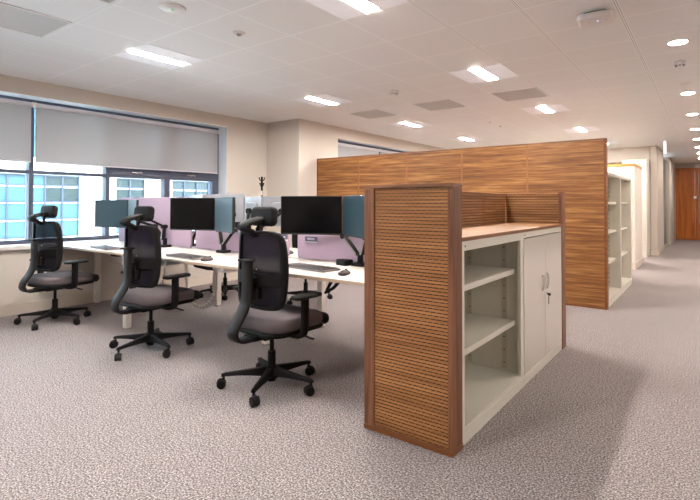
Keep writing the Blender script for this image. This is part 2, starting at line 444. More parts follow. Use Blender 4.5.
# ------------------------------------------------------------------ window 1
FX = -6.2
w1 = MB()
fd = .115
mull = [(-1.6, -1.55), (-.35, -.305), (.95, .995), (2.2, 2.247), (3.072, 3.125), (3.9, 3.99), (4.725, 4.84)]
for a, b in mull: w1.box(FX-fd, FX, a, b, Z0, Z1)
for a, b in ((Z0+.005, .785), (1.537, 1.577), (Z1-.06, Z1)): w1.box(FX-fd, FX-.002, YA, YJ, a, b)
win1 = struct(w1.build('window_1', 'frame', bevel=.004))
for a, b in ((3.125, 3.9), (3.99, 4.725)):      # top-hung vents, closed
    v = MB(); v.box(FX-.07, FX+.008, a, b, 1.577, 1.70); v.box(FX-.07, FX+.008, a, a+.045, 1.70, 2.32); v.box(FX-.07, FX+.008, b-.045, b, 1.70, 2.32); v.box(FX-.07, FX+.008, a, b, 2.28, 2.33)
    vs = v.build('vent_sash', 'frame', win1, .003)
    ym = (a+b)/2-.04
    h = MB(); h.box(FX+.008, FX+.022, ym-.02, ym+.02, 1.597, 1.617); h.box(FX+.02, FX+.034, ym-.075, ym+.075, 1.606, 1.62)
    h.build('sash_handle', 'chrome', vs, .003)
for i in range(len(mull)-1):
    a, b = mull[i][1], mull[i+1][0]
    bx('glass_pane', 'glass', (FX-.065, FX-.055, a, b, .785, 1.537), win1)
    bx('glass_pane', 'glass', (FX-.065, FX-.055, a, b, 1.577, Z1-.06), win1)
bx('window_sill', 'sill', (FX+.002, XW+.055, YA, YJ, .698, .742), win1, .005)
# ------------------------------------------------------------------ window 2
w2 = MB(); FX2 = -5.43
for a, b in ((6.69, 6.74), (8.13, 8.19), (9.55, 9.6)): w2.box(FX2-.1, FX2, a, b, .75, zt)
for a, b in ((.75, .8), (1.537, 1.577), (zt-.06, zt)): w2.box(FX2-.1, FX2-.002, 6.69, 9.6, a, b)
win2 = struct(w2.build('window_2', 'frame'))
for a, b in ((6.74, 8.13), (8.19, 9.55)): bx('glass_pane', 'glass', (FX2-.06, FX2-.05, a, b, .8, zt-.06), win2)
# roller blinds
def blind(y0, y1, x, zb, ztop, label):
    t = thing('roller_blind', label, 'blind', (x, (y0+y1)/2, ztop), 0, 'grey roller blinds')
    h = (y1-y0)/2
    bx('fabric', 'blind', (-.002, .002, -h, h, zb-ztop, -.03), t)
    bx('bottom_bar', 'blind_rail', (-.008, .008, -h, h, zb-ztop-.012, zb-ztop+.004), t, .003)
    MB().cyl((0, -h, -.028), (0, h, -.028), .026, n=20).build('roller', 'blind_rail', t)
    for s in (-1, 1): bx('bracket', 'white_metal', (-.03, .03, s*(h+.008)-.006, s*(h+.008)+.006, -.055, .0), t, .003)
    return t
blind(2.222, 4.735, -6.1, 1.668, 2.335, 'wide grey roller blind over the window beside the black hat stand')
blind(-.28, 2.178, -6.1, 1.668, 2.335, 'grey roller blind cut by the left edge of the photo')
blind(6.75, 8.13, -5.35, 1.2, 2.30, 'grey blind above wood partition, nearer its left end')
blind(8.18, 9.56, -5.35, 1.2, 2.30, 'grey blind above wood partition, right of the thin black bar')

# ------------------------------------------------------------------ building across the street
bl = thing('building', 'pale building with turquoise glazing seen through the window', 'building', (-18, 0, -3.2))
rows = [(-1.6, -1.02), (-.98, -.42), (-.38, .02), (.06, .6), (.66, 1.19), (1.24, 1.74), (1.8, 2.14)]
def fz(z): return z+3.2
groups = [(-6.0, -4.0, 3), (-2.6, -.9, 3), (.5, 2.2, 3), (3.6, 8.0, 8), (9.3, 10.48, 2), (11.68, 13.55, 3), (14.9, 16.6, 3), (18, 19.8, 3)]
fw = MB()
ys = [-9]+[v for g in groups for v in g[:2]]+[24]
for a, b in zip(ys[::2], ys[1::2]): fw.box(-.4, 0, a, b, 0, 9)
for g in groups: fw.box(-.4, 0, g[0], g[1], fz(2.16), fz(2.72)); fw.box(-.4, 0, g[0], g[1], fz(4.5), 9); fw.box(-.4, 0, g[0], g[1], 0, 1.55)
fw.build('facade_wall', 'facade', bl)
for y0_, y1_, n in groups:
    f = MB(); wd = (y1_-y0_)/n
    for (zl, zh) in ((-1.65, 2.16), (2.72, 4.5)):
        for k in range(n+1): f.box(-.16, -.06, max(y0_, y0_+k*wd-.026), min(y1_, y0_+k*wd+.026), fz(zl), fz(zh))
        zz = [r[0] for r in rows]+[2.14] if zl < 0 else [2.76, 3.4, 4.0, 4.48]
        for z in zz: f.box(-.155, -.065, y0_, y1_, fz(z)-.025, fz(z)+.025)
    fo = f.build('facade_window', 'fac_frame', bl)
    for k in range(n):
        for i, (a, b) in enumerate(rows+[(2.76, 3.4), (3.4, 4.0), (4.0, 4.48)]):
            if i < 3: continue
            clear = i in (5, 6, 7, 8) and (y0_ > 4 or k >= n-2)
            MB().box(-.13, -.12, y0_+k*wd+.03, y0_+(k+1)*wd-.03, fz(a), fz(b)).build('facade_pane', 'cyan_dim' if clear else 'cyan', fo)
pv = MB().box(-18, -6.4, -30, 40, -3.3, -3.2).build('pavement', 'pavement'); struct(pv)

# ------------------------------------------------------------------ wood end panels, cupboard and worktop
def slat_profile(d0, d1, z0, z1, pitch, gz, depth, zoff):
    """2-D outline (depth, z) with a groove at each row; d1 is the face"""
    pts = [(d0, z0), (d1, z0)]
    k = math.ceil((z0-zoff)/pitch); s = 1 if d1 > d0 else -1
    while True:
        z = zoff+k*pitch
        if z+gz > z1-.002: break
        if z > z0+.002: pts += [(d1, z), (d1-s*depth, z+.0006), (d1-s*depth, z+gz-.0006), (d1, z+gz)]
        k += 1
    return pts+[(d1, z1), (d0, z1)]
PX0, PX1, PY0, PY1 = -1.496, -.985, 2.13, 2.245
ENDP = thing('storage_enclosure', 'slatted wooden surround with tall end panels around the cream cupboards', 'room divider', (0, 0, 0))
# near end panel
MB().prism(slat_profile(2.20, 2.136, .027, 1.277, .0172, .0046, .009, .03), 'X', -1.432, -1.009).build('slatted_panel', 'slat', ENDP, sharp=20)
for a, b in ((PX0, -1.433), (-1.008, PX1)): bx('post', 'walnut', (a, b, PY0, PY1, .025, 1.276), ENDP, .0015)
bx('backing_board', 'walnut', (-1.433, -1.008, 2.2, PY1, .025, 1.276), ENDP)
bx('cap', 'walnut_h', (PX0-.001, PX1+.001, PY0-.002, PY1+.002, 1.281, 1.299), ENDP, .0015)
bx('plinth', 'plinth_wood', (PX0-.002, PX1+.003, PY0-.003, PY1+.001, 0, .0245), ENDP, .0015)
# back panel between the ends (faces the corridor)
for a, b in ((2.25, 3.2), (3.225, 3.725), (3.75, 4.25)):
    MB().prism(slat_profile(-1.494, -1.452, .025, 1.262, .0215, .0085, .014, .03), 'Y', a, b).build('back_panel', 'slat_y', ENDP, sharp=20)
for y in (3.2, 3.725): bx('joint_strip', 'joint_wood', (-1.494, -1.455, y, y+.025, .025, 1.262), ENDP)
bx('back_cap', 'slat_y', (-1.496, -1.45, 2.246, 4.25, 1.264, 1.29), ENDP, .002)
# far end panel
F0, F1 = 4.25, 4.362
MB().prism(slat_profile(4.35, F0, .025, 1.262, .0215, .0085, .014, .03), 'X', -1.45, -1.015).build('slatted_panel', 'slat_x2', ENDP, sharp=20)
bx('post', 'walnut', (-1.013, PX1, F0, F1, .025, 1.30), ENDP, .0015)
bx('backing_board', 'walnut', (-1.496, -1.015, 4.352, F1, .025, 1.27), ENDP)
bx('cap', 'slat_x2', (-1.45, -1.014, F0-.001, 4.351, 1.264, 1.29), ENDP, .002)
bx('plinth', 'plinth_wood', (-1.496, PX1+.001, F0, F1, 0, .024), ENDP)

CX0, CX1 = -1.445, -.992
def carcass(y0, y1, ztop=1.011):
    m = MB(); t = .018
    m.box(CX0, CX1, y0, y0+t, .0, ztop); m.box(CX0, CX1, y1-t, y1, .0, ztop)
    m.box(CX0, CX1, y0+t, y1-t, ztop-.02, ztop); m.box(CX0, CX0+.012, y0+t, y1-t, .0, ztop-.02)
    m.box(CX0+.012, CX1, y0+t, y1-t, .064, .084); m.box(CX1-.02, CX1, y0+t, y1-t, 0, .064)
    return m
U0, UM, U1 = 2.249, 3.235, 4.246
sc_ = thing('open_shelf_unit', 'cream steel open-fronted shelf unit next to the near slatted end panel', 'shelf unit', (0, 0, 0))
m = carcass(U0, UM-.002)
m.box(CX1-.018, CX1+.001, U0, U0+.036, 0, 1.011); m.box(CX1-.018, CX1+.001, UM-.055, UM-.002, 0, 1.011); m.box(CX1-.018, CX1+.001, U0+.036, UM-.055, .962, 1.011)
m.box(CX1-.004, CX1+.0015, U0, UM-.002, 0, .064)
m.build('carcass', 'steel', sc_, .0015)
for z in (.738, .400):
    s = MB().box(CX0+.02, CX1-.048, U0+.022, UM-.026, z, z+.033)
    s.build('shelf', 'steel', sc_, .002)
for x, y, nx in ((CX0+.09, U0+.02, 1), (CX1-.09, U0+.02, 1), (CX0+.09, UM-.022, -1), (CX1-.12, UM-.022, -1)):
    st = MB().box(x-.016, x+.016, min(y, y+.002*nx), max(y, y+.002*nx), .1, .96).build('slotted_strip', 'steel_in', sc_)
    q = MB(); z = .14
    while z < .94:
        q.box(x-.006, x+.006, min(y+.0022*nx, y), max(y+.0026*nx, y), z, z+.006); z += .085
    q.build('slots', 'strip_slot', st)
    st.children[0]['kind'] = 'stuff'
for y in (U0+.045,): MB().cyl((CX1-.001, y, .985), (CX1+.003, y, .985), .005).build('plug', 'strip_slot', sc_)
cb = thing('two_door_cupboard', 'cream steel cupboard with two glossy doors and a key in the lock', 'cupboard', (0, 0, 0))
m = carcass(UM+.002, U1)
m.box(CX1-.018, CX1+.001, UM+.002, U1, .972, 1.011); m.box(CX1-.004, CX1+.0015, UM+.002, U1, 0, .064)
m.build('carcass', 'steel', cb, .0015)
for a, b, hy in ((UM+.006, 3.752, 3.665), (3.756, U1-.006, 3.785)):
    dr = bx('door', 'steel_gloss', (CX1-.016, CX1+.004, a, b, .072, .966), cb, .002)
    hd = MB(); hd.tube([(CX1+.004, hy, .57), (CX1+.015, hy, .578), (CX1+.019, hy, .60), (CX1+.019, hy, .65), (CX1+.015, hy, .674), (CX1+.004, hy, .68)], .008)
    hd.build('handle', 'white_plastic', dr)
lk = MB().cyl((CX1+.004, 3.775, .53), (CX1+.012, 3.775, .53), .011).build('lock', 'chrome', cb)
k = MB(); k.box(CX1+.012, CX1+.028, 3.773, 3.777, .526, .534); k.cyl((CX1+.026, 3.773, .525), (CX1+.026, 3.777, .525), .011); k.box(CX1+.02, CX1+.024, 3.771, 3.775, .455, .51)
k.build('key', 'bezel', lk)
MB().cyl((CX1-.001, UM+.04, .99), (CX1+.003, UM+.04, .99), .005).build('plug', 'strip_slot', cb)
wt = MB().box(-1.45, -.989, 2.248, 4.247, 1.0185, 1.0315).build('worktop', 'worktop', None, .0015)
tag(wt, 'long light wood worktop lying on the two cream cupboards', 'worktop')
bx('edge_band', 'worktop_edge', (-1.449, -.986, 2.2485, 4.2465, 1.0115, 1.018), wt)['label'] = 'darker brown lower edge of the worktop'
bx('front_lip', 'worktop_edge', (-.9888, -.9855, 2.2485, 4.2465, 1.0182, 1.0305), wt)

# ------------------------------------------------------------------ long wood partition
pt = thing('wood_partition', 'long head-high wooden partition of five veneered panels behind the desks', 'partition', (0, 6.126, 0))
xs = [-5.258, -4.414, -3.551, -2.690, -1.824, -.957]
for a, b in zip(xs, xs[1:]):
    pnl = MB(); pnl.prism(slat_profile(.055, .0, .02, 1.93, .0165, .0032, .003, .03), 'X', a+.013, b-.013)
    pnl.build('panel', 'partition', pt, sharp=20)
for x in xs: bx('upright', 'plinth_wood' if x < -5 or x > -1 else 'joint_wood', (x-.012, x+.012, -.003, .06, 0, 1.932), pt)
bx('cap', 'walnut_h', (-5.27, -.944, -.004, .062, 1.932, 1.95), pt, .0015)
bx('plinth', 'plinth_wood', (-5.27, -.944, -.003, .06, 0, .02), pt)
bx('return_panel', 'partition', (-1.46, -1.41, .064, 3.1, 0, 1.95), pt)
bx('edge_trim', 'walnut_h', (-.945, -.938, -.003, .061, 0, 1.95), pt)
# steel bookcases behind it
def bookcase(y0, y1, label):
    t = thing('steel_bookcase', label, 'bookcase', (0, y0, 0), 0, 'bookcases behind the partition end')
    L_ = y1-y0; x0, x1, H = -1.40, -.95, 1.57
    m = MB(); m.box(x0, x1, 0, .03, 0, H); m.box(x0, x1, L_-.03, L_, 0, H); m.box(x0, x0+.012, .03, L_-.03, 0, H); m.box(x0, x1, .03, L_-.03, H-.03, H); m.box(x0, x1, .03, L_-.03, 0, .09)
    m.build('carcass', 'steel', t, .0015)
    for z in (.46, .83, 1.195):
        bx('shelf', 'steel', (x0+.013, x1-.05, .032, L_-.032, z, z+.028), t, .002)
    for y, s in ((.03, 1), (L_-.03, -1)):
        for x in (x0+.08, x1-.14):
            st = bx('slotted_strip', 'steel_in', (x-.014, x+.014, min(y, y+s*.002), max(y, y+s*.002), .1, 1.54), t)
            q = MB(); z = .15
            while z < 1.5: q.box(x-.007, x+.007, min(y, y+s*.003), max(y, y+s*.003), z, z+.014); z += .06
            q.build('slots', 'slot_soft', st)['kind'] = 'stuff'
    return t
bookcase(6.20, 7.27, 'nearer cream steel bookcase directly behind the wood partition end')
bookcase(7.275, 8.33, 'farther cream steel bookcase, the one beside the cream low wall')
# low cream wall with wood capping, white cupboard
lw = thing('half_height_wall', 'cream chest-high wall with a light wood capping beyond the bookcases', 'partition', (0, 0, 0))
bx('wall_body', 'wall_white', (-3.4, -1.11, 10.2, 11.4, 0, 1.89), lw)
bx('top_board', 'wall_white', (-3.39, -1.12, 10.21, 11.39, 1.89, 1.94), lw)
bx('wood_capping', 'trimwood', (-3.4, -1.104, 10.194, 10.21, 1.89, 1.945), lw)
bx('wood_capping', 'trimwood', (-1.12, -1.104, 10.2105, 11.405, 1.89, 1.945), lw)
bx('skirting', 'skirting', (-3.4, -1.097, 10.187, 11.413, 0, .12), lw)
tc_ = thing('tall_cupboard', 'tall plain white cupboard standing against the corridor pier', 'cupboard', (0, 0, 0))
bx('body', 'wall_white', (-1.6, -1.16, 12.55, 13.26, 0, 2.19), tc_)
bx('side_panel', 'white_metal', (-1.158, -1.135, 12.55, 13.27, 0, 2.2), tc_)
sw = 0
for z in (.32, 1.05):
    o = MB().box(-.979, -.970, 14.42, 14.52, z, z+.1).build('wall_socket' if z < 1 else 'light_switch', 'alu', None, .002)
    tag(o, 'metal socket plate low on the cream corridor wall' if z < 1 else 'metal switch plate at chest height on the cream corridor wall', 'socket' if z < 1 else 'switch')

# ------------------------------------------------------------------ bench desk
DB = thing('bench_desk', 'white six-place bench desk on square white legs', 'desk', (0, 0, 0))
DX = [-5.93, -4.483, -3.042, -1.56]
for a, b in zip(DX, DX[1:]):
    for y0_, y1_ in ((2.33, 2.985), (3.035, 3.69)):
        t = MB().box(a+.003, b-.003, y0_, y1_, .712, .7345).build('tabletop', 'desk', DB, .002)
        bx('edge_band', 'desk_edge', (a+.003, b-.003, y0_-.0012 if y0_ < 3 else y1_-.0005, y0_+.0005 if y0_ < 3 else y1_+.0012, .713, .7335), t)
for x, ya, x2, yb in ((-5.90, 2.83, -5.90, 3.6), (-4.475, 2.43, -4.62, 3.6), (-3.03, 2.87, -3.03, 3.59), (-1.6, 2.87, -1.6, 3.59)):
    for lx, y in ((x, ya), (x2, yb)):
        lg = MB().box(lx-.03, lx+.03, y-.03, y+.03, .012, .665).build('leg', 'white_metal', DB, .006)
        MB().box(lx-.022, lx+.022, y-.022, y+.022, 0, .0125).build('foot', 'grey_plastic', lg)
for x in (-5.90, -4.5, -3.03, -1.6): bx('cross_bar', 'white_metal', (x-.025, x+.025, 2.40, 3.62, .665, .7115), DB, .003)
for y in (2.80, 3.24): bx('long_beam', 'white_metal', (DX[0]+.02, DX[3]-.02, y-.02, y+.02, .62, .664), DB, .003)
for a, b in zip(DX, DX[1:]):
    zt_ = .52 if a < -5 else .625
    MB().prism([(2.84, .70), (2.84, zt_), (3.18, zt_), (3.18, .70), (3.176, .70), (3.176, zt_+.004), (2.844, zt_+.004), (2.844, .70)], 'X', a+.25, b-.25).build('cable_tray', 'white_metal', DB)
bx('power_module', 'black', (-4.78, -4.66, 2.42, 2.47, .675, .7115), DB, .003)
bx('control_box', 'white_metal', (-4.62, -4.53, 2.44, 2.52, .60, .7115), DB, .006)
# dividers
def divider(x0, x1, zt_, label, plate=None, psize=.13):
    t = thing('desk_divider', label, 'divider', ((x0+x1)/2, 3.01, .7345), 0, 'lilac desk dividers')
    h = (x1-x0)/2
    MB().slab(2*h, zt_-.742, .024, .02, .006, (0, .012, (zt_-.742)/2+.007), rot=Matrix.Rotation(PI/2, 3, 'X')).build('felt_panel', 'lilac', t)
    for s in (-.7, .7): bx('clamp', 'alu', (s*h-.03, s*h+.03, -.03, .03, 0, .006), t, .002)
    if plate is not None:
        p = MB().box(plate-psize/2, plate+psize/2, -.021, -.013, zt_-.7345-.058, zt_-.7345-.016).build('name_plate', 'label_dark', t, .002)
        bx('clear_edge', 'white_plastic', (plate-psize/2+.004, plate+psize/2-.004, -.0205, -.013, zt_-.7345-.066, zt_-.7345-.058), p)
        q = MB(); xx = plate-.035
        for ww in (.011, .008, .013, .006, .014, .009):
            q.box(xx, xx+ww, -.0222, -.0208, zt_-.7345-.044, zt_-.7345-.030); xx += ww+.003
        q.build('name_lettering', 'label_light', p)
    return t
divider(-5.735, -4.29, 1.268, 'tall lilac felt divider at the window end of the bench')
divider(-4.205, -2.905, .948, 'low lilac divider in the middle, behind the second keyboard', plate=.585)
divider(-2.795, -1.6, .945, 'low lilac divider nearest the wooden end panel', plate=-.44)

# ------------------------------------------------------------------ monitors and arms
def monitor(label, loc, ang, tilt=0, silver=False, scr='screen', W=.5, H=.304, group='monitors on the near side'):
    """loc = centre of the screen face; faces local -Y"""
    t = thing('monitor', label, 'monitor', loc, ang, group)
    MB().slab(W, H, .022, .006, .003, (0, .024, 0), rot=Matrix.Rotation(PI/2, 3, 'X')).build('casing', 'bezel' if not silver else 'silver', t)
    bx('screen', scr, (-W/2+.007, W/2-.007, -.0008, .004, -H/2+.014, H/2-.007), t)
    MB().slab(W*.6, H*.6, .03, .03, .012, (0, .054, 0), rot=Matrix.Rotation(PI/2, 3, 'X')).build('rear_cover', 'bezel' if not silver else 'silver', t)
    bx('chin', 'bezel', (-W/2+.002, W/2-.002, -.0012, .004, -H/2+.002, -H/2+.013), t)
    return t
def vpos(j, ang, side, W=.5, gap=.004):
    c, s_ = math.cos(ang), math.sin(ang)
    return (j[0]+side*(W/2+gap)*c, j[1]+side*(W/2+gap)*s_)
R_ = math.radians
AN = [((-5.03, 2.73), R_(14), R_(-20)), ((-3.645, 2.80), R_(17), R_(-21)), ((-2.272, 2.945), R_(25), R_(-33))]
LB = [('teal-looking left monitor of the desk nearest the window', 'right monitor of window desk, mostly hidden behind a chair headrest'),
      ('black left monitor above the keyboard of the middle desk', 'teal-looking right monitor of the middle desk'),
      ('large black left monitor on the desk nearest the wooden panel', 'teal-looking right monitor partly hidden by the slatted end panel')]
MON = []
for (j, a1, a2), (l1, l2) in zip(AN, LB):
    p1 = vpos(j, a1, -1); p2 = vpos(j, a2, 1)
    zz = 1.107 if j[0] > -2.5 else 1.1 if j[0] > -4 else 1.085
    MON.append((monitor(l1, (p1[0], p1[1], zz), a1, scr='screen_refl_tint' if j[0] < -5 else 'screen'), monitor(l2, (p2[0], p2[1], zz), a2, scr='screen_refl_tint'), j))
# far-side pair backs
FAR = []
for j, a1, a2, zz, l1, l2 in (((-3.66, 3.42), R_(180-22), R_(180+28), 1.12, 'silver-backed far-side monitor left of the third chair headrest', 'silver-backed far-side monitor half behind the large black monitor'),
                  ((-4.55, 3.36), R_(180-20), R_(180+20), 1.15, 'far-side monitor back standing behind the middle pair', 'far-side monitor back whose edge shows right of the middle pair')):
    pa = vpos(j, a1, 1); pb = vpos(j, a2, -1)
    monitor(l1, (pa[0], pa[1], zz), a1, silver=True, group='monitors on the far side'); monitor(l2, (pb[0], pb[1], zz), a2, silver=True, group='monitors on the far side')
    FAR.append((j, pa, pb, zz))
def arm(base, targets, label, group='dual monitor arms'):
    t = thing('monitor_stand', label, 'monitor arm', (base[0], base[1], .7348), 0, group)
    m = MB().slab(.11, .10, .025, .012, .005).build('clamp_base', 'black', t)
    MB().cyl((0, 0, .025), (0, 0, .095), .024, .022).build('post', 'black', t)
    for tx, ty, tz, k in targets:
        d = Vector((tx-base[0], ty-base[1], 0)); ze = tz-.7348
        s_ = -1 if d.x < 0 else 1
        e = Vector((s_*.02, -.01, .085)); el = Vector((d.x*.36+s_*.01, .02, min(.215, ze-.13))); hd = Vector((d.x, d.y, ze))
        a = MB(); a.strap([e, e.lerp(el, .5)+Vector((0, 0, .004)), el], .042, .026, side=Vector((0, 1, 0)))
        lo = a.build('lower_arm', 'black', t)
        MB().strap([e+Vector((0, -.023, 0)), el+Vector((0, -.023, 0))], .004, .014, side=Vector((0, 1, 0))).build('arm_rib', 'grey_plastic', lo)
        MB().cyl(el-Vector((0, .03, 0)), el+Vector((0, .03, 0)), .022).build('elbow', 'black', t)
        MB().strap([el, hd+Vector((0, 0, -.01))], .034, .024, side=Vector((0, 1, 0))).build('upper_arm', 'black', t)
        MB().cyl(hd-Vector((0, .02, 0)), hd+Vector((0, .02, 0)), .03).build('head', 'black', t)
    return t
def back(mon, off=.078):
    a = mon.rotation_euler.z; l = mon.location
    return (l[0]-math.sin(a)*off, l[1]+math.cos(a)*off, l[2])
for (m1, m2, j), b, l in zip(MON, ((-4.66, 2.94), (-3.69, 2.94), (-2.10, 2.94)),
        ('dual monitor arm of the desk nearest the window', 'dual monitor arm clamped to the middle desk', 'dual monitor arm beside the small black dock')):
    q1, q2 = back(m1), back(m2)
    arm(b, [(*q1, .5), (*q2, .5)], l)
for (j, pa, pb, zz), l in zip(FAR, ('monitor arm behind the silver-backed monitors', 'monitor arm showing right of the teal monitor on the middle desk')):
    b = (j[0], j[1]-.16)
    f = lambda p: (p[0], p[1]-.085, zz)
    arm(b, [(*f(pa), .5), (*f(pb), .5)], l)

# ------------------------------------------------------------------ keyboards, mice, dock
def keyboard(label, loc, rz):
    t = thing('keyboard', label, 'keyboard', loc, rz, 'keyboards on the bench')
    MB().slab(.45, .165, .016, .012, .004).build('body', 'keybody', t)
    q = MB()
    for r in range(6):
        x = -.215; y = .066-r*.0265
        while x < .205:
            w_ = .016 if not (r == 5 and -.12 < x < -.02) else .1
            if not (.078 < x+.008 < .088 or .142 < x+.008 < .152): q.box(x, x+w_, y-.019, y, .014, .0205)
            x += w_+.0035
    o = q.build('keys', 'keycap', t); o['kind'] = 'stuff'
    return t
keyboard('dark keyboard below the large black monitor, nearest the slatted end panel', (-2.29, 2.60, .7346), R_(-8))
keyboard('dark keyboard on the middle desk below the black monitor', (-3.60, 2.49, .7346), R_(-4))
keyboard('keyboard on the desk nearest the window', (-4.96, 2.47, .7346), R_(-6))
def mouse(label, loc, rz):
    t = thing('computer_mouse', label, 'mouse', loc, rz, 'computer mice')
    MB().slab(.062, .112, .024, .03, .011, bulge=.009).build('shell', 'keycap', t)
    MB().box(-.004, .004, .02, .045, .026, .036).build('scroll_wheel', 'black', t, .002)
    return t
mouse('dark mouse right of the keyboard nearest the slatted end panel', (-1.915, 2.50, .7346), R_(15))
mouse('dark mouse on the middle desk, right of its keyboard', (-3.27, 2.44, .7346), R_(8))
mouse('dark mouse on the far side, showing between the two low dividers', (-3.12, 3.22, .7346), R_(170))
t = thing('docking_block', 'small black docking block on the desk in front of the low divider', 'dock', (-2.215, 2.895, .7346), R_(-10))
MB().slab(.11, .09, .045, .015, .008).build('casing', 'black', t)
MB().box(-.03, .03, -.0465, -.044, .012, .026).build('port_strip', 'black_soft', t)

# cable chains under the desk
def chain(label, pts):
    # catmull sampled links
    P = [Vector(p) for p in pts]; out = []
    for i in range(len(P)-1):
        a, b, c_, d = P[max(i-1, 0)], P[i], P[i+1], P[min(i+2, len(P)-1)]
        for k in range(8):
            u = k/8; out.append(.5*((2*b)+(c_-a)*u+(2*a-5*b+4*c_-d)*u*u+(3*b-a-3*c_+d)*u**3))
    m = MB()
    acc = 0; last = out[0]
    core = MB
    m.tube(out, .009, 6)
    for p, q in zip(out, out[1:]):
        acc += (q-p).length
        if acc > .026:
            acc = 0; d = (q-p).normalized(); m.cyl(p-d*.008, p+d*.008, .019, n=10)
    o = m.build('cable_chain', 'white_metal'); return tag(o, label, 'cable guide', 'white cable chains under the bench')
chain('white cable chain hanging in a loop under the middle desk', [(-4.35, 3.0, .66), (-4.33, 2.98, .42), (-4.27, 3.0, .20), (-4.15, 3.05, .145), (-4.06, 3.1, .25), (-4.06, 3.12, .45), (-4.08, 3.14, .66)])
chain('white cable chain dropping behind the seat of the middle chair', [(-4.9, 3.0, .66), (-4.92, 2.98, .45), (-4.86, 2.98, .3), (-4.78, 3.0, .36), (-4.76, 3.02, .66)])
cb_ = MB().tube([(-2.28, 3.0, .70), (-2.30, 2.98, .62), (-2.36, 2.94, .54), (-2.42, 2.92, .50), (-2.40, 2.98, .60), (-2.40, 3.02, .70)], .014).build('cable_bundle', 'black')
tag(cb_, 'black cable bundle sagging under the desk by the wooden end panel', 'cable')
cb2 = MB().tube([(-4.22, 3.58, .70), (-4.24, 3.6, .5), (-4.22, 3.62, .2), (-4.18, 3.7, .03), (-4.2, 3.82, .008), (-4.28, 3.9, .008)], .006).build('power_cable', 'black')
tag(cb2, 'thin black cable dropping to the carpet beside the middle bench leg', 'cable')

# ------------------------------------------------------------------ task chairs
def spline(P, n=6):
    P = [Vector(p) for p in P]; out = []
    for i in range(len(P)-1):
        a, b, c_, d = P[max(i-1, 0)], P[i], P[i+1], P[min(i+2, len(P)-1)]
        for k in range(n):
            u = k/n; out.append(.5*((2*b)+(c_-a)*u+(2*a-5*b+4*c_-d)*u*u+(3*b-a-3*c_+d)*u**3))
    return out+[P[-1]]
def back_pt(s, t, off=0):
    """chair back surface: s -1..1 across, t 0..1 up; off = backwards"""
    hw = .196+.034*math.sin(PI*min(1, t*.85+.12))
    z = .535+t*.49
    y = -.120-.02*math.cos(t*PI*1.1) - .06*max(0, t-.25)**1.15 + .055*s*s
    return Vector((s*hw, y-off, z))
def rrect(n, k=6.0):
    out = []
    for i in range(n):
        a = 2*PI*i/n; ca, sa = math.cos(a), math.sin(a)
        r = (abs(ca)**k+abs(sa)**k)**(-1/k)
        out.append((r*ca, r*sa))
    return out
